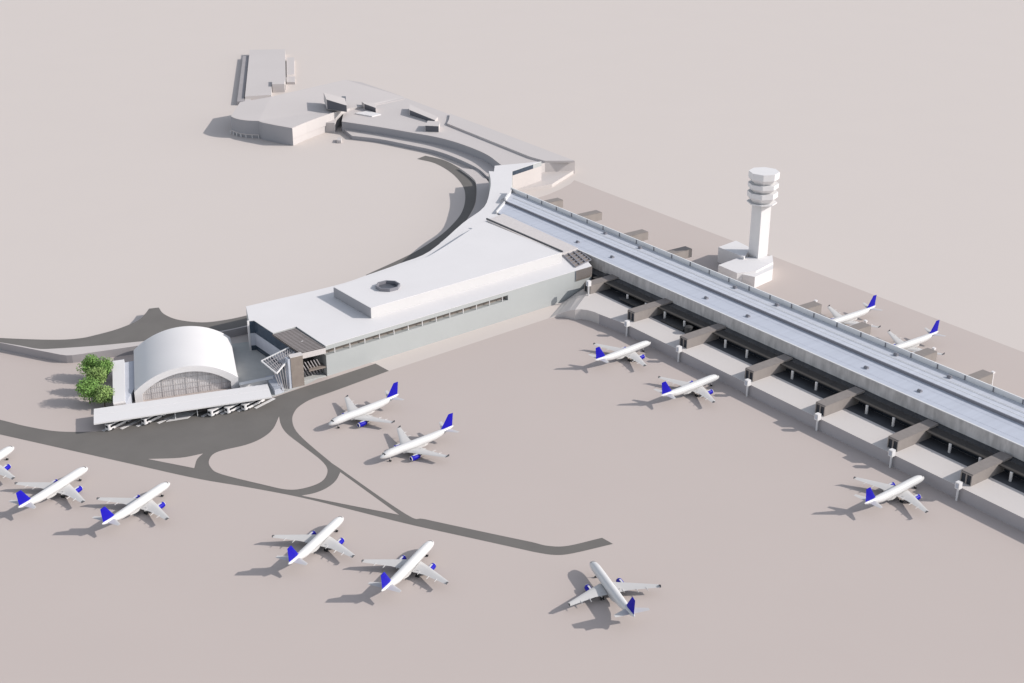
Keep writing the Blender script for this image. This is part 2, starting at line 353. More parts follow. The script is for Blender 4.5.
ubk = smooth([(-148.4, 12.7), (-142.0, -0.7), (-124.0, -33.4), (-116.9, -50.5), (-111.5, -79.5), (-109.1, -96.4), (-108.7, -106.2)], 4)
ub = ubk+[(-74.0, -105.2), (-82.2, 16.5)]
MB().prism(ub, 15.35, 20.5).build('upper_wall', 'upwall', term)
MB().prism(ub, 20.5, 20.7).build('upper_roof', 'whiteroof', term)
band((-108.7, -106.2), (-74.0, -105.2), 15.5, 20.45, 'shadewall', 'end_shade_panel')  # darker panel laid on the end wall as painted shade
e1 = (-150.9, 15.2); e2 = (-82.2, 16.5)
MB().prism([(e1[0], e1[1]), (e2[0], e2[1]), (e2[0], e2[1]+.8), (e1[0], e1[1]+.8)], 20.71, 21.5).build('shade_line_kerb', 'shade_winglet', term)  # dark kerb added to draw the shaded step between the roofs
MB().prism([(-159.9, 22.1), (-89.5, 21.6), (-91.7, 35.0), (-164.1, 36.4)], 15.36, 16.6).build('link_roof', 'palestrip', term)
c = (-92.4, -84.7)
oc = [(c[0]+6.2*math.cos(k*math.pi/4+.39), c[1]+6.2*math.sin(k*math.pi/4+.39)) for k in range(8)]
oi = [(c[0]+5.5*math.cos(k*math.pi/4+.39), c[1]+5.5*math.sin(k*math.pi/4+.39)) for k in range(8)]
dr = MB()
vs = [(p[0], p[1], 20.7) for p in oc]+[(p[0], p[1], 22.3) for p in oc]+[(p[0], p[1], 22.3) for p in oi]+[(p[0], p[1], 20.75) for p in oi]
dr.add(vs, [[a*8+i, a*8+(i+1) % 8, (a+1)*8+(i+1) % 8, (a+1)*8+i] for a in range(3) for i in range(8)])
sk = dr.build('skylight', 'skyl', term, flip=False)
MB().sheet(oi, 20.78).build('glass', 'monitor', sk)
# left facade bands: dark glass above pale panels above a teal plinth
Fl = lerp(D_, F_, 1.0); Dn = D_
Q_ = (-58.8, -151.4)
for (p, q) in ((B_, C_), (C_, D_)):
    band(p, q, 9.0, 15.1, 'blueglass', 'window_strip'); band(p, q, 2.6, 8.98, 'bluepanel', 'wall_panel', .3); band(p, q, 0.05, 2.58, 'blueglass', 'plinth')
band((-235.0, 94.4), (-239.8, 114.5), 12.4, 15.1, 'blueglass', 'window_strip')  # dark blue strip painting the shade under the roof overhang, no window
band((-235.0, 94.4), (-241.8, 123.0), 0.05, 12.35, 'deck', 'wall_panel', .12)
fin = MB().prism([(-120.7, -148.2), (-104.0, -155.1), (B_[0]+.9, B_[1]-.6), (A_[0]+.8, A_[1]-.6)], 0, 15.5)
MB().prism([(B_[0]-.1, B_[1]-1.0), (B_[0]+.4, B_[1]-1.0), (B_[0]+.4, B_[1]-.1), (B_[0]-.1, B_[1]-.1)], 0, 15.6).build('corner_fin', 'white', term)
# side wing facing the plaza: brown slatted roof over an open hall
W1 = D_; W2 = E_; W3 = F_; W4 = Q_
inn = [(W1[0]-.2, W1[1]-.3), (W2[0]+.2, W2[1]-.3), (W3[0]+0.3, W3[1]-.4), (W4[0]+.2, W4[1])]
MB().prism(inn, 13.9, 14.7).build('slatted_roof', 'brown', term)
ribs = MB()
for i in range(19):
    f = (i+.5)/19; a = lerp(inn[0], inn[3], f); b = lerp(inn[1], inn[2], f)
    ribs.bar((a[0], a[1], 14.85), (b[0], b[1], 14.85), .14)
ribs.build('roof_slats', 'shade_beam', term)
a = inn[3]; b = inn[2]
MB().prism([(a[0]+.1, a[1]), (b[0]+.1, b[1]), (b[0]+.5, b[1]), (a[0]+.5, a[1])], 12.0, 14.6).build('canopy_edge', 'palestrip', term)
band(W1, W4, 9.0, 13.8, 'blueglass', 'window_strip'); band(W1, W4, 2.6, 8.98, 'bluepanel', 'wall_panel', .3); band(W1, W4, .05, 2.58, 'blueglass', 'plinth')
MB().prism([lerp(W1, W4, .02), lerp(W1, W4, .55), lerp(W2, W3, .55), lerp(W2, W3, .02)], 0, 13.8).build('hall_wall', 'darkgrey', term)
st = MB()
for i in range(7):
    f = .1+.12*i; p = lerp(a, b, f)
    st.bar((p[0]-1, p[1]-2, 9.5), (p[0]-4, p[1]+3, .5), .28)
st.build('stair_beams', 'shade_beam', term)
MB().prism([lerp(a, b, .02), lerp(a, b, .98), (b[0]-9, b[1]), (a[0]-9, a[1])], .1, .5).build('hall_floor', 'plaza', term)
MB().prism([lerp(a, b, .3), lerp(a, b, .98), (b[0]-5, b[1]), (a[0]-5, a[1]+6)], 4.6, 5.2).build('mezzanine', 'taupe', term)
# louvred screen and lattice canopy at the corner where the terminal meets the pier
La, Lb, Lc, Ld = (-92.2, 24.0, 15.60), (-93.8, 36.0, 15.60), (-75.2, 30.8, 15.60), (-71.2, 17.1, 15.60)
lat = MB()
for i in range(4): lat.bar(lerp(La, Lb, i/3), lerp(Ld, Lc, i/3), .42)
for i in range(7): lat.bar(lerp(La, Ld, i/6), lerp(Lb, Lc, i/6), .34)
lat.build('lattice', 'skyl', term)
MB().sheet([La[:2], Lb[:2], Lc[:2], Ld[:2]], 15.37).build('lattice_floor', 'taupe', term)
W0 = lerp(SL_, G_, .80)
MB().prism([(W0[0]+.05, W0[1]), (G_[0]+.05, G_[1]), (G_[0]+.35, G_[1]), (W0[0]+.35, W0[1])], 10.4, 15.15).build('screen_wall', 'bluepanel', term)
sc = MB()
for i in range(15):
    p = lerp(W0, G_, (i+.2)/15); q = lerp(W0, G_, (i+.65)/15)
    sc.prism([(p[0]+.36, p[1]), (q[0]+.36, q[1]), (q[0]+.6, q[1]), (p[0]+.6, p[1])], 9.6, 15.4)
sc.build('louvre_screen', 'taupe', term)
# trapezoid far end wall under the link roof
t = thing('pylon', 'tall taupe clad pylon standing by the plaza canopy', 'pylon')
p1 = (-55.9, -157.8); p2 = (-55.4, -151.9)
MB().prism([p1, p2, (p2[0]-3.2, p2[1]+.7), (p1[0]-3.2, p1[1]+.7)], 0, 15.0).build('shaft', 'taupe', t)
MB().prism([(p1[0]+.1, p1[1]-.1), (p2[0]+.1, p2[1]+.1), (p2[0]-3.3, p2[1]+.8), (p1[0]-3.3, p1[1]+.6)], 15.0, 15.3).build('cap', 'palestrip', t)
MB().prism([(p1[0]-3.0, p1[1]-1.2), (p1[0]-.2, p1[1]-1.2), (p1[0]-.2, p1[1]-.02), (p1[0]-3.0, p1[1]-.02)], 0, 14.6).build('side_wall', 'bluepanel', t)
# white lattice canopy on leaning legs
t = thing('lattice_canopy', 'white lattice entrance canopy on leaning legs above the plaza', 'canopy')
q1 = (-67.8, -166.5, 11.50); q2 = (-70.6, -144.0, 14.50); q3 = (-63.7, -152.1, 13.20); q4 = (-51.7, -167.0, 11.50)
fr = MB()
for u, v in ((q1, q2), (q2, q3), (q3, q4), (q4, q1)): fr.bar(u, v, .38)
fr.build('edge_beams', 'white', t)
rb = MB()
for i in range(1, 16):
    f = i/16; rb.bar(lerp(q1, q2, f), lerp(q4, q3, f), .22)
for i in range(1, 4):
    f = i/4; rb.bar(lerp(q1, q4, f), lerp(q2, q3, f), .16)
rb.build('ribs', 'shade_rib', t)
e = MB(); e.bar(lerp(q1, q2, .1), q2, .45); e.build('ridge_beam', 'trim', t)
for bx, tx in (((-54.9, -163.1, 0.00), lerp(q4, q3, .03)), ((-55.0, -162.3, 0.00), lerp(q4, q3, .16)), ((-55.1, -161.5, 0.00), lerp(q4, q3, .3)), ((-55.1, -160.7, 0.00), lerp(q4, q3, .45)), ((-57.3, -162.9, 0.00), lerp(q4, q1, .2)), ((-56.1, -159.4, 0.00), lerp(q4, q3, .6))):
    MB().bar(bx, tx, .17).build('leg', 'shade_rib', t)

# ---------------------------------------------------------------- arched hangar
FLp = Vector((-83.9, -220.7)); FRp = Vector((-71.4, -177.1)); DV = Vector((-42.9, 16.4))
U = (FRp-FLp); WID = U.length; U.normalize()
def arc_pts(x0, x1, zs, za, n=28):
    w = (x1-x0)/2; h = za-zs; r = (w*w+h*h)/(2*h); cz = za-r; cx = (x0+x1)/2
    a0 = math.asin(w/r)
    return [(cx+r*math.sin(-a0+2*a0*i/n), cz+r*math.cos(-a0+2*a0*i/n)) for i in range(n+1)]
def at(s, d, z):
    p = FLp+U*s+DV*d; return (p.x, p.y, z)
hangar = thing('arched_hangar', 'white barrel vaulted hangar with glazed arched front', 'hangar')
outer = [(0, 0)]+arc_pts(0, WID, 5.4, 14.2)+[(WID, 0)]
inner = [(.7, 0)]+arc_pts(.7, WID-.7, 5.2, 13.5)+[(WID-.7, 0)]
m = MB(); n = len(outer)
m.add([at(s, .0, z) for s, z in outer]+[at(s, 1, z) for s, z in outer]+[at(s, 1, z) for s, z in inner]+[at(s, 0, z) for s, z in inner],
      [[a*n+i, a*n+i+1, ((a+1) % 4)*n+i+1, ((a+1) % 4)*n+i] for a in range(4) for i in range(n-1)])
vault = m.build('vault', 'white', hangar, True)
rim_in = [(3.2, 0)]+arc_pts(3.2, WID-3.2, 4.0, 11.7)+[(WID-3.2, 0)]
rim_out = [(-.15, 0)]+arc_pts(-.15, WID+.15, 5.45, 14.4)+[(WID+.15, 0)]
m = MB()
m.add([at(s, -.03, z) for s, z in rim_out]+[at(s, .025, z) for s, z in rim_out]+[at(s, .025, z) for s, z in rim_in]+[at(s, -.03, z) for s, z in rim_in],
      [[a*n+i, a*n+i+1, ((a+1) % 4)*n+i+1, ((a+1) % 4)*n+i] for a in range(4) for i in range(n-1)])
m.build('front_arch', 'white', hangar, True)
m = MB(); m.add([at(s, .02, z) for s, z in rim_in]+[at(s, .024, z) for s, z in rim_in], [list(range(n)), list(range(n, 2*n))])
gz = m.build('glazing', 'glazing', hangar)
m = MB()
ap = arc_pts(3.2, WID-3.2, 4.0, 11.7, 40)
for i in range(0, 41):
    s, z = ap[i]; m.bar(at(s, .014, 0), at(s, .014, z), .07 if i % 5 else .13)
for zz in (3.0, 5.6, 8.2):
    xs = [s for s, z in ap if z >= zz-.01]
    m.bar(at(min(xs), .012, zz), at(max(xs), .012, zz), .09)
m.build('mullions', 'palestrip', gz)
m = MB(); m.add([at(s, .995, z) for s, z in inner]+[at(s, .985, z) for s, z in inner], [list(range(n)), list(range(n, 2*n))]); m.build('rear_wall', 'white', hangar)
# low wing on its left
an = [(-119.0, -217.5), (-117.6, -212.4), (-75.6, -228.2), (-76.8, -233.1)]
MB().prism(an, 0, 6.2).build('side_wing', 'white', hangar)
aw = [(-118.2, -212.3), (-117.6, -200.0), (-76.7, -216.5), (-77.8, -227.4)]
MB().prism([an[1], (an[1][0]+2, an[1][1]+10), at(-.2, .1, 0)[:2], an[2]], 0, 4.6).build('shaded_wing_roof', 'bluepanel', hangar)  # bluish grey roof colour stands in for the hangar's shadow
MB().prism([an[3], an[2], (an[2][0]+.6, an[2][1]+.1), (an[3][0]+.6, an[3][1]+.1)], 0, 5.4).build('wing_front', 'palestrip', hangar)

# ---------------------------------------------------------------- bus stop canopy with buses
cn = [(-77.9, -241.4), (-56.9, -169.4), (-43.9, -173.7), (-64.4, -246.3)]
can = thing('bus_canopy', 'long flat white canopy in front of the arched hangar', 'canopy')
MB().prism(cn, 4.4, 5.0).build('roof_slab', 'white', can)
k1 = lerp(cn[0], cn[3], .42); k2 = lerp(cn[1], cn[2], .42)
MB().prism([lerp(cn[0], cn[1], .001), lerp(cn[0], cn[1], .999), k2, k1], 5.0, 5.07).build('roof_step', 'white', can)
for i in range(8):
    f = .07+i*.125
    for g in ((.25, .85) if i in (3, 4) else (.25,)):
        p = lerp(lerp(cn[0], cn[3], g), lerp(cn[1], cn[2], g), f)
        MB().bar((p[0], p[1], 0), (p[0], p[1], 4.4), .16, 8).build('post', 'trim', can)
# waiting rooms closing the back of the canopy
bw = [lerp(cn[0], cn[3], .02), lerp(cn[1], cn[2], .02), lerp(cn[1], cn[2], .2), lerp(cn[0], cn[3], .2)]
MB().prism([lerp(bw[0], bw[1], .04), lerp(bw[0], bw[1], .97), lerp(bw[3], bw[2], .97), lerp(bw[3], bw[2], .04)], 0, 4.3).build('back_wall', 'bluepanel', can)
bd = Vector((-3.6, 10.3)).normalized(); ang = math.atan2(-bd.y, -bd.x)   # noses towards the road
def bus():
    t = thing('airport_bus', '', 'bus', group='white buses at the angled stops')
    MB().prism([(-6, -1.3), (5.6, -1.3), (6, -1.0), (6, 1.0), (5.6, 1.3), (-6, 1.3)], .55, 3.1).build('body', 'white', t)
    ws = MB(); ws.add([(6.03, -.8, 1.5), (6.03, .8, 1.5), (6.03, .8, 2.6), (6.03, -.8, 2.6)], [[0, 1, 2, 3]]); ws.build('windscreen', 'busglass', t)
    for s in (-1, 1):
        m = MB(); m.box(-5.4, 5.0, s*1.31-.02, s*1.31+.02, 1.6, 2.6); m.build('side_window', 'busglass', t)
        for xx in (-3.6, 3.9):
            m = MB(); m.bar((xx, s*1.05, .5), (xx, s*1.33, .5), .5, 14); m.build('wheel', 'dark', t)
    MB().box(-3, 2.5, -.8, .8, 3.1, 3.35).build('roof_unit', 'trim', t)
    return t
bus0 = bus()
BP = [((-65.3, -237.8), 'white bus parked leftmost under the long canopy'), ((-61.5, -223.3), 'white bus parked second from the left under the long canopy'),
      ((-52.2, -196.9), 'white bus on the left of the three close together at the canopy end'), ((-50.6, -189.9), 'white bus in the middle of the three close together at the canopy end'),
      ((-49.0, -182.6), 'white bus on the right of the three close together at the canopy end')]
for i, (p, l) in enumerate(BP):
    loc = (p[0]+bd.x*2.4, p[1]+bd.y*2.4, 0.07)
    if i == 0: bus0.location = loc; bus0.rotation_euler = (0, 0, ang); bus0['label'] = l
    else: dup(bus0, loc, ang, l)
isl = MB()
pv = Vector((-bd.y, bd.x))
for px in ((-65.7, -241.5), (-63.0, -234.6), (-61.3, -228.2), (-58.7, -219.8), (-53.6, -201.8), (-51.0, -194.1), (-49.2, -186.9), (-47.5, -179.5)):
    p = Vector(px)-bd*1.2; a = p+bd*12
    isl.prism([tuple(p-pv*.7), tuple(p+pv*.7), tuple(a+pv*.7), tuple(a-pv*.7)], 0.05, .22)
o = isl.build('kerb_island', 'white'); o['kind'] = 'structure'
wi = MB().prism([(-57.6, -217.5), (-55.2, -208.5), (-58.6, -203.3), (-62.7, -209.0)], .05, .25)
o = wi.build('kerb_island', 'white'); o['kind'] = 'structure'
# low entrance wall at the plaza edge
t = thing('entrance_wall', 'low white wall closing the plaza beside the canopy end', 'wall')
MB().prism([(-70.1, -177.0), (-67.6, -161.7), (-65.5, -162.5), (-67.6, -177.9)], 0, 2.6).build('wall_body', 'white', t)
MB().prism([(-70.0, -177.2), (-67.6, -161.5), (-65.0, -162.5), (-67.3, -178.3)], 2.6, 2.8).build('coping', 'trim', t)
MB().prism([(-69.9, -164.1), (-68.1, -157.9), (-54.7, -162.7), (-54.2, -167.4)], 0, 2.5).build('booth', 'bluepanel', t)

# ---------------------------------------------------------------- trees
def tree(loc, h, cr, label, lm, seed, n=3600):
    rnd = random.Random(seed)
    t = thing('broadleaf_tree', label, 'tree', loc, rnd.random()*6, 'leafy trees beside the hangar')
    m = MB(); m.bar((0, 0, 0), (.1, .1, h*.45), .28, 8, .16)
    for k in range(6):
        a = k*1.05+rnd.random(); m.bar((.06, .06, h*(.28+.03*k)), (math.cos(a)*cr*.6, math.sin(a)*cr*.6, h*(.5+.06*k)), .11, 6, .04)
    m.build('trunk', 'bark', t)
    lobes = [(rnd.uniform(-.5, .5)*cr, rnd.uniform(-.5, .5)*cr, h*rnd.uniform(.42, .82), cr*rnd.uniform(.42, .68)) for _ in range(11)]
    lobes.append((0, 0, h*.8, cr*.6))
    m = MB()
    for _ in range(n):
        lx, ly, lz, lr = rnd.choice(lobes)
        d = Vector((rnd.gauss(0, 1), rnd.gauss(0, 1), rnd.gauss(0, 1))).normalized()
        p = Vector((lx, ly, lz))+d*lr*(rnd.random()**.35)
        u = Vector((rnd.gauss(0, 1), rnd.gauss(0, 1), rnd.gauss(0, .6))).normalized(); v = u.cross(d+Vector((0, 0, .4))).normalized()
        s = rnd.uniform(.25, .55)
        m.add([p-u*s, p+v*s*.6, p+u*s, p-v*s*.6], [[0, 1, 2, 3]])
    m.build('crown', lm, t, flip=False)
for i, (x, y, h, cr, lm, l) in enumerate((
        (*(-118.2, -227.3), 12, 5.6, 'leaf', 'dark green leafy tree at the back left of the clump by the hangar wing'),
        (*(-113.1, -224.0), 11.5, 5.0, 'leaf', 'green leafy tree standing against the hangar wing wall'),
        (*(-94.8, -237.6), 11.5, 5.8, 'leaf', 'broad green tree at the front left of the clump'),
        (*(-87.1, -233.6), 9.5, 5.0, 'leaf2', 'light green tree at the front right beside the canopy end'),
        (*(-102.7, -231.1), 12, 5.0, 'leaf2', 'light topped green tree in the middle of the clump'))):
    tree((x, y, 0), h, cr, l, lm, 20+i)

# ---------------------------------------------------------------- control tower
tw = thing('control_tower', 'tall white control tower with stacked octagonal cab rings', 'control tower', (-43.6, 124.6, 0), 0)
hs = 3.7
MB().box(-hs, hs, -hs, hs, 0, 38.4).build('shaft', 'white', tw)
def octa(r, z): return [(r*math.cos(k*math.pi/4+math.pi/8+.35), r*math.sin(k*math.pi/4+math.pi/8+.35), z) for k in range(8)]
MB().loft([octa(8.2, 38.3), octa(8.2, 38.9)]).build('base_plate', 'white', tw)
MB().loft([octa(5.8, 38.9), octa(8.3, 41.9), octa(8.3, 44.7), octa(8.0, 44.7)]).build('cab_ring', 'white', tw)
MB().loft([octa(5.8, 44.7), octa(8.3, 47.1), octa(8.3, 49.5), octa(8.0, 49.5)]).build('cab_ring', 'white', tw)
MB().loft([octa(5.8, 49.5), octa(8.3, 52.3), octa(8.3, 55.9), octa(8.0, 55.9)]).build('cab_roof', 'white', tw)
t = thing('tower_annex', 'white flat roofed box building left of the control tower foot', 'building')
b1 = [(-63.4, 113.4), (-65.5, 129.2), (-51.5, 127.1), (-43.2, 113.4)]
MB().prism(b1, 0, 8.8).build('walls', 'white', t); MB().prism(b1, 8.8, 9.0).build('roof', 'whiteroof', t)
t = thing('tower_base_building', 'white many sided building in front of the control tower foot', 'building')
b2 = [(-45.2, 96.0), (-47.5, 116.2), (-40.7, 121.1), (-39.0, 131.3), (-31.0, 123.8), (-26.5, 106.0), (-30.3, 95.6)]
MB().prism(b2, 0, 7.3).build('walls', 'white', t); MB().prism(b2, 7.3, 7.5).build('roof', 'whiteroof', t)
b3 = [(-32.1, 97.6), (-31.7, 111.3), (-32.2, 125.3), (-25.2, 117.7), (-22.2, 101.0)]
MB().prism(b3, 0, 6.5).build('lower_wing', 'white', t)

# ---------------------------------------------------------------- far terminal complex
fa = thing('far_slab_building', 'pale long slab building at the far top left corner of the airport', 'building')
f1 = [(-735.2, 148.5), (-717.7, 176.7), (-585.5, 109.7), (-591.0, 99.5), (-557.7, 82.4), (-565.2, 62.4)]
MB().prism(f1, 0, 4.7).build('walls', 'clay', fa); MB().prism(f1, 4.7, 5.0).build('roof', 'clay', fa)
MB().prism([(-692.1, 164.9), (-687.8, 170.8), (-624.7, 138.1), (-625.1, 130.8)], 0, 3).build('side_wing', 'clay', fa)
MB().prism([(-623.9, 129.9), (-619.5, 136.0), (-600.2, 126.0), (-604.5, 120.1)], 0, 2).build('side_wing', 'clay', fa)
MB().prism([(-721.0, 134.6), (-717.7, 139.2), (-570.6, 64.2), (-556.2, 57.6), (-559.8, 52.6)], 0, 3.2).build('shadow_strip', 'shade_beam', fa)  # low dark block added in place of the slab's shadow band
MB().prism([(-583.9, 96.4), (-579.1, 105.4), (-594.5, 113.8), (-599.5, 104.3)], 0, 7).build('roof_box', 'clay', fa)
MB().prism([(-553.9, 56.4), (-554.2, 61.9), (-566.8, 68.0), (-567.9, 63.5)], 0, 3).build('link_block', 'clay', fa)
hb = thing('far_round_terminal', 'pale faceted terminal block with rounded overhanging left end', 'terminal')
fcurve = smooth([(-481.0, 11.3), (-471.7, 11.9), (-463.4, 15.3), (-456.4, 22.0)], 4)
hexp = [(-520.3, 40.8), (-520.0, 64.0)]
front = fcurve+[(-451.1, 22.3), (-438.4, 26.5), (-423.1, 32.7)]
rightw = [(-432.4, 48.8), (-439.0, 62.4), (-445.4, 76.9), (-461.3, 102.1), (-462.6, 122.5), (-467.2, 154.8)]
backw = [(-473.9, 158.9), (-523.6, 148.6), (-538.5, 141.3), (-529.7, 103.8), (-520.0, 64.0), (-517.7, 36.2)]
ZT = [13.0]*(len(front)+3)+[10, 8.8, 8.66, 8.66, 12.6, 13.0, 13.0, 13.0, 13.0]
bodyp = front+rightw+backw
MB().prism(bodyp, 5.0, ZT).build('upper_walls', 'clay', hb)
MB().prism(bodyp, [z+.02 for z in ZT], [z+.25 for z in ZT]).build('roof', 'clay', hb)
cxm = sum(p[0] for p in bodyp)/len(bodyp); cym = sum(p[1] for p in bodyp)/len(bodyp)
low = front[7:]+rightw+backw
MB().prism([(cxm+(p[0]-cxm)*.985, cym+(p[1]-cym)*.985) for p in bodyp], 0, 4.99).build('lower_walls', 'clay', hb)
MB().prism([(cxm+(p[0]-cxm)*1.02, cym+(p[1]-cym)*1.02) for p in fcurve]+[(cxm, cym)], 2.4, 3.0).build('overhang', 'clay', hb)
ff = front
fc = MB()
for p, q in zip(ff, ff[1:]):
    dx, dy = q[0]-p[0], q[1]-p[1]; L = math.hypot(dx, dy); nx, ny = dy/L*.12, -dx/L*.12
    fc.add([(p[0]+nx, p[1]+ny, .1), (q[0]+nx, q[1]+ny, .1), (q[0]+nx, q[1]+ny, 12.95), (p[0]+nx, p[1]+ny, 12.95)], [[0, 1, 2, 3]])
fc.build('facade_shade', 'shadewall', hb)  # thin darker skin that paints shade onto the front walls
for p in fcurve[::2]:
    q = (cxm+(p[0]-cxm)*1.03, cym+(p[1]-cym)*1.03)
    MB().bar((q[0], q[1], 0), (q[0], q[1], 2.4), .35, 6).build('pillar', 'white', hb)
def wedge(poly, z0, zt, name, parent, m='clay'): return MB().prism(poly, z0, zt).build(name, m, parent)
def monitor(front_l, front_r, back_r, back_l, z0, hl, hr, parent):
    o = wedge([front_l, front_r, back_r, back_l], z0, [z0+hl, z0+hr, z0+hr*.9, z0+hl*.9], 'roof_monitor', parent)
    dx, dy = front_r[0]-front_l[0], front_r[1]-front_l[1]; L = math.hypot(dx, dy); nx, ny = dy/L*.06, -dx/L*.06
    a, b = lerp(front_l, front_r, .02), lerp(front_l, front_r, .98)
    MB().add([(a[0]+nx, a[1]+ny, z0+.2), (b[0]+nx, b[1]+ny, z0+.2), (b[0]+nx, b[1]+ny, z0+hr*.96), (a[0]+nx, a[1]+ny, z0+hl*.96)], [[0, 1, 2, 3]]).build('glazing', 'monitor', o)
monitor((-458.8, 80.8), (-441.6, 88.6), (-464.7, 99.8), (-482.9, 91.3), 13.1, 7.6, 5.2, hb)
wedge([(-464.9, 96.8), (-462.1, 99.0), (-472.8, 105.3), (-474.7, 102.7)], 13.1, 17.0, 'roof_box', hb, 'monitor')
cc = thing('far_curved_concourse', 'pale curved concourse with shaded inner wall sweeping towards the pier', 'terminal')
up = smooth([(-435.2, 80.2), (-403.8, 95.0), (-378.1, 105.2), (-353.3, 114.3), (-327.5, 117.9), (-297.7, 117.1), (-270.2, 110.2)], 5)
bk = [(-253.0, 108.6), (-256.1, 136.8), (-247.4, 155.9), (-337.7, 157.3), (-404.8, 157.8), (-473.3, 158.6), (-528.1, 151.0), (-478.6, 107.3)]
MB().prism(up+bk, 0, 8.4).build('upper_wall', 'clay', cc)
fc = MB()
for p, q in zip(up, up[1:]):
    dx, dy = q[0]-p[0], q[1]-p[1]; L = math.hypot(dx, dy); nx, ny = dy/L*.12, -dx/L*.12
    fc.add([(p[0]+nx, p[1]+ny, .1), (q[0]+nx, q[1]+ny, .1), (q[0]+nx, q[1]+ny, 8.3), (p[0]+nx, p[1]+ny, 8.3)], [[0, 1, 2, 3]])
fc.build('facade_shade', 'shadewall', cc)  # overlay darkening the inner curve with painted shade
MB().prism(up+bk, 8.4, 8.6).build('roof', 'clay', cc)
lo = smooth([(-413.2, 76.2), (-393.0, 88.3), (-366.1, 97.5), (-341.2, 104.7), (-314.4, 105.8), (-287.8, 103.5), (-269.7, 98.3)], 5)
TP = ([(-440.1, 82.0)]+lo+[(-257.1, 100.1), (-278.0, 119.2), (-338.4, 131.2), (-385.4, 118.2), (-439.5, 98.2)])
MB().prism(TP, 0, 2.8).build('terrace_wall', 'shadewall', cc); MB().prism(TP, 2.8, 2.92).build('terrace', 'deck', cc)  # terrace wall takes the darker shade colour, its top stays pale
tr = smooth([(-288.8, 104.1), (-261.6, 93.9), (-237.6, 78.1), (-212.4, 53.2), (-195.1, 31.0), (-177.0, 0.5)], 4)
tri = smooth([(-179.2, 2.0), (-191.7, 23.6), (-212.8, 47.2), (-229.0, 61.3), (-262.6, 84.8), (-280.0, 92.0), (-301.4, 96.9)], 4)
MB().prism(tr+tri, 0.03, 1.5).build('lower_terrace', 'deck', cc)
# long rear block behind the crack in the roof
MB().prism([(-379.4, 138.4), (-270.7, 135.0), (-256.5, 137.1), (-245.2, 153.6), (-335.1, 155.5), (-402.8, 156.5), (-388.5, 146.2)], 8.6, 10.0).build('rear_block', 'clay', cc)
monitor((-421.5, 131.6), (-388.4, 133.6), (-395.9, 141.1), (-437.4, 141.9), 8.6, 4.2, 2.6, cc)
monitor((-372.9, 115.1), (-365.6, 122.2), (-377.6, 131.0), (-385.3, 125.3), 8.6, 4.6, 4.6, cc)
monitor((-456.7, 112.4), (-442.5, 114.3), (-454.3, 121.3), (-466.3, 115.6), 8.6, 4.6, 4.0, cc)
MB().prism([(-448.7, 99.3), (-433.0, 105.2), (-434.3, 113.9), (-449.6, 111.4)], 8.6, 9.4).build('roof_plate', 'white', cc)
wedge([(-263.2, 115.2), (-258.8, 145.8), (-247.7, 155.0), (-231.4, 124.1), (-234.8, 96.7)], 0, 2.2, 'end_block', cc, 'deck')
wedge([(-445.0, 68.6), (-437.8, 75.5), (-449.5, 83.7), (-458.0, 77.1)], 0, 7.5, 'porch', cc)
wedge([(-411.2, 62.3), (-408.6, 64.2), (-415.4, 68.8), (-418.2, 67.0)], 0, 2.2, 'porch', cc)

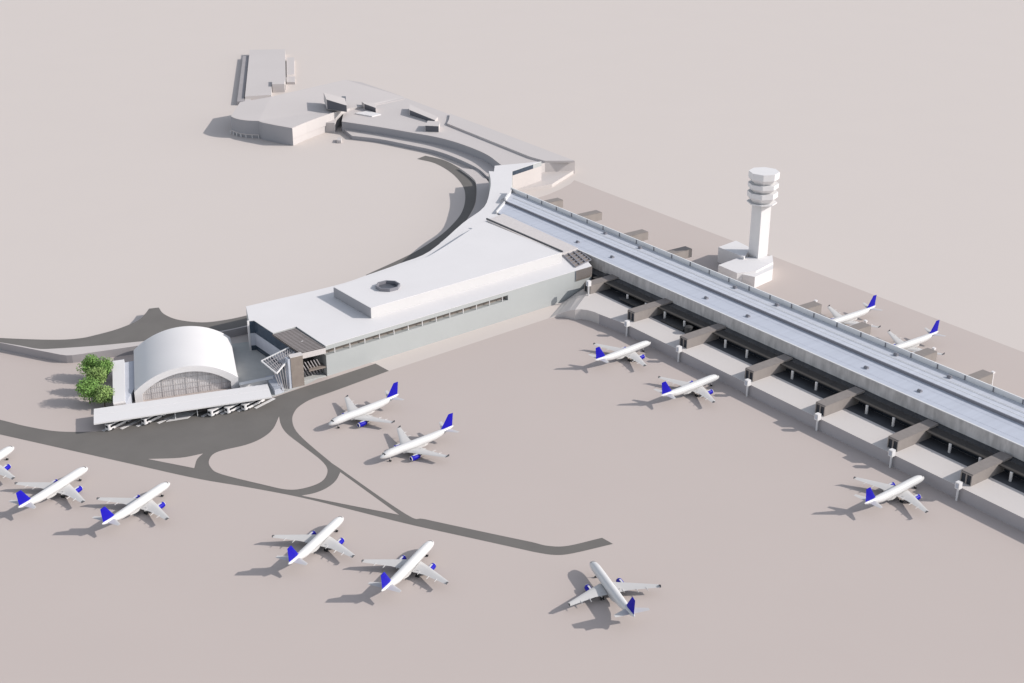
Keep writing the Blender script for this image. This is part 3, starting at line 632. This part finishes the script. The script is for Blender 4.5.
# ---------------------------------------------------------------- aircraft
def ring(x, zc, ry, rz, n=20):
    return [(x, ry*math.sin(2*math.pi*i/n), zc+rz*math.cos(2*math.pi*i/n)) for i in range(n)]
def foil(xle, chord, y, z, t, n=6):
    pts = []
    prof = [(1, 0), (.7, .55), (.35, 1), (.1, .7), (0, 0), (.1, -.45), (.4, -.55), (.75, -.25)]
    return [(xle-c*chord, y, z+h*t*chord) for c, h in prof]
def vfoil(xle, chord, z, t):
    prof = [(1, 0), (.6, .7), (.25, 1), (0, 0), (.25, -1), (.6, -.7)]
    return [(xle-c*chord, h*t*chord, z) for c, h in prof]
def airliner():
    t = thing('airliner', '', 'airliner', group='white airliners with blue tails parked on the apron')
    st_ = [(18.75, 3.35, .08, .08), (18.5, 3.38, .5, .48), (17.9, 3.45, .98, .92), (16.9, 3.6, 1.45, 1.42), (15.5, 3.75, 1.82, 1.82), (13.6, 3.85, 1.97, 2.02), (10, 3.87, 1.98, 2.07),
           (-5.5, 3.87, 1.98, 2.07), (-9, 4.02, 1.88, 1.95), (-12.5, 4.42, 1.5, 1.6), (-15.5, 4.85, 1.02, 1.15), (-17.8, 5.2, .55, .68), (-18.8, 5.35, .22, .3)]
    m = MB(); m.loft([ring(x, z, a*.84, b*.84) for x, z, a, b in st_])
    m.build('fuselage', 'planewhite', t, True)
    m = MB(); m.loft([[(x, s*1.35*w, z) for s, z in ((-1, 1.75), (-1, 2.7), (1, 2.7), (1, 1.75))] for x, w in ((7.5, .5), (6, 1), (-3, 1), (-5, .5))]); m.build('belly_fairing', 'wing', t)
    m = MB()
    cw = [(17.35, 4.62), (16.75, 5.08)]
    for s in (-1, 1):
        m.add([(17.5, s*.1, 4.47), (17.2, s*.85, 4.28), (16.55, s*1.06, 4.66), (16.85, s*.1, 4.97)], [[0, 1, 2, 3]])
    m.build('cockpit_window', 'busglass', t, flip=False)
    for s in (-1, 1):
        m = MB()
        m.loft([foil(6.8, 7.2, s*1.5, 2.4, .07), foil(4.2, 4.9, s*6.4, 2.7, .065), foil(-1.6, 2.0, s*16.6, 3.3, .06)])
        wg = m.build('wing', 'wing', t, True)
        m = MB(); m.loft([[(-1.7, s*16.55, 3.2), (-3.6, s*16.55, 3.2), (-3.7, s*16.62, 4.1), (-3.0, s*16.62, 4.1)], [(-1.7, s*16.72, 3.2), (-3.6, s*16.72, 3.2), (-3.7, s*16.7, 4.1), (-3.0, s*16.7, 4.1)]])
        m.build('winglet', 'shade_winglet', wg)
        for yy, xx in ((4.2, -.6), (8.6, -2.4), (12.0, -2.9)):
            m = MB(); m.bar((xx+1.2, s*yy, 2.4+.055*yy), (xx-.6, s*yy, 2.3+.055*yy), .22, 6, .08)
            m.build('flap_fairing', 'wing', wg)
        # engine: blue hollow nacelle, grey core, white pylon
        m = MB(); ey = s*5.9; ez = 1.45
        def er(x, r): return [(x, ey+r*math.sin(2*math.pi*i/18), ez+r*math.cos(2*math.pi*i/18)) for i in range(18)]
        m.loft([er(5.6, .82), er(7.6, .85), er(7.75, .95), er(7.2, 1.1), er(5.9, 1.14), er(4.2, 1.0), er(3.5, .86)], cap=False)
        en = m.build('engine', 'blue', t, True, flip=False)
        m = MB(); m.loft([er(7.72, .8), er(7.84, .89), er(7.72, 1.0), er(7.5, 1.06)], cap=False); m.build('intake_lip', 'planewhite', en, True, flip=False)
        m = MB(); m.loft([er(6.0, .82), er(5.95, .82)]); m.loft([er(4.0, .75), er(3.2, .5), er(2.6, .2)]); m.build('engine_core', 'darkgrey', en, True)
        m = MB(); m.add([(7.0, ey-.25, 2.48), (7.0, ey+.25, 2.48), (6.2, ey+.34, 2.66), (6.2, ey-.34, 2.66), (2.5, ey-.25, 2.6), (2.5, ey+.25, 2.6), (2.8, ey-.25, 1.9), (2.8, ey+.25, 1.9), (6.6, ey-.25, 2.1), (6.6, ey+.25, 2.1)],
              [[0, 1, 2, 3], [3, 2, 5, 4], [0, 3, 4, 6, 8], [1, 2, 5, 7, 9], [4, 5, 7, 6], [0, 1, 9, 8]])
        m.build('pylon', 'planewhite', en)
        m = MB(); m.loft([foil(-13.0, 3.7, s*.6, 5.0, .05), foil(-16.0, 1.4, s*6.2, 5.55, .05)]); m.build('tailplane', 'wing', t, True)
        m = MB(); m.bar((.6, s*3.2, .95), (1.0, s*3.4, 3.0), .16, 8)
        mg = m.build('main_gear', 'wing', t)
        m = MB()
        for dy in (-.42, .42): m.bar((.6, s*3.2+dy-.17, .58), (.6, s*3.2+dy+.17, .58), .58, 14)
        m.build('wheel', 'dark', mg)
    m = MB(); m.loft([vfoil(-11.6, 6.6, 5.3, .045), vfoil(-12.6, 5.7, 6.2, .05), vfoil(-16.3, 2.5, 11.5, .05)])
    m.build('tail_fin', 'blue', t, True)
    m = MB(); m.bar((13.8, 0, .6), (13.6, 0, 2.4), .13, 8)
    ng = m.build('nose_gear', 'wing', t)
    m = MB()
    for dy in (-.28, .28): m.bar((13.8, dy-.12, .4), (13.8, dy+.12, .4), .4, 12)
    m.build('wheel', 'dark', ng)
    return t
PL = [((-55.4, -294.7, 124.8), 'white blue tailed airliner cut off by the left picture edge'),
      ((-22.3, -277.3, 119.0), 'white blue tailed airliner at the left below the road, first fully visible in its row'),
      ((8.0, -255.9, 117.7), 'white blue tailed airliner standing alone right of the two leftmost aircraft'),
      ((70.9, -213.3, 120.6), 'white blue tailed airliner in the bottom middle, left of the pair below the narrow road'),
      ((104.3, -195.3, 119.7), 'white blue tailed airliner in the bottom middle, right of the pair below the narrow road'),
      ((7.7, -15.9, 95.5), 'white blue tailed airliner with its nose at the gate nearest the terminal'),
      ((54.4, -16.1, 93.9), 'white blue tailed airliner with its nose at the third gate of the pier'),
      ((169.1, -15.9, 93.3), 'white blue tailed airliner with its nose at the gate near the right picture edge'),
      ((-10.7, -146.4, -83.2), 'white blue tailed airliner, upper of the two pointing at the looped road'),
      ((28.0, -143.7, -85.4), 'white blue tailed airliner, lower of the two pointing at the looped road'),
      ((156.7, -146.7, 163.5), 'white blue tailed airliner turned across the others below the end of the road'),
      ((41.0, 104.5, -90.5), 'white blue tailed airliner behind the pier, nearer to the control tower'),
      ((80.5, 103.5, -91.5), 'white blue tailed airliner behind the pier, right of the other one there')]
a0 = airliner()
for i, ((x, y, h), l) in enumerate(PL):
    if i == 0: a0.location = (x, y, .04); a0.rotation_euler = (0, 0, R(h)); a0['label'] = l
    else: dup(a0, (x, y, .04), R(h), l)

# ---------------------------------------------------------------- light, sky, camera
EL, AZ = 30.5, 38.5
sun = bpy.data.lights.new('sun', 'SUN'); sun.energy = 3.1; sun.angle = R(0.5); sun.color = (1.0, 0.95, 0.90)
so = bpy.data.objects.new('sun', sun); COL.objects.link(so)
sd = Vector((math.sin(R(AZ))*math.cos(R(EL)), math.cos(R(AZ))*math.cos(R(EL)), math.sin(R(EL))))
so.rotation_euler = (-sd).to_track_quat('-Z', 'Y').to_euler()
wd = bpy.data.worlds.new('World'); scene.world = wd; wd.use_nodes = True
nt = wd.node_tree; bg = nt.nodes['Background']
sky = nt.nodes.new('ShaderNodeTexSky'); sky.sky_type = 'NISHITA'; sky.sun_disc = False
sky.sun_elevation = R(EL); sky.sun_rotation = R(AZ); sky.air_density = 1.0; sky.dust_density = 0.6; sky.ozone_density = 1.0
hsv = nt.nodes.new('ShaderNodeHueSaturation'); hsv.inputs['Saturation'].default_value = 0.42
nt.links.new(sky.outputs['Color'], hsv.inputs['Color']); nt.links.new(hsv.outputs['Color'], bg.inputs['Color']); bg.inputs['Strength'].default_value = 0.15
cam = bpy.data.cameras.new('camera'); co = bpy.data.objects.new('camera', cam); COL.objects.link(co)
co.location = (450, -400, 265); co.rotation_euler = (R(90-23.66), 0, R(54.2))
cam.sensor_width = 36; cam.lens = 47.46; cam.clip_end = 30000; cam.clip_start = 1
scene.camera = co
scene.view_settings.view_transform = 'Standard'
scene.view_settings.look = 'None'; scene.view_settings.gamma = 1; scene.view_settings.exposure = 0.15
scene.cycles.max_bounces = 6
scene.cycles.diffuse_bounces = 1
scene.cycles.use_denoising = True
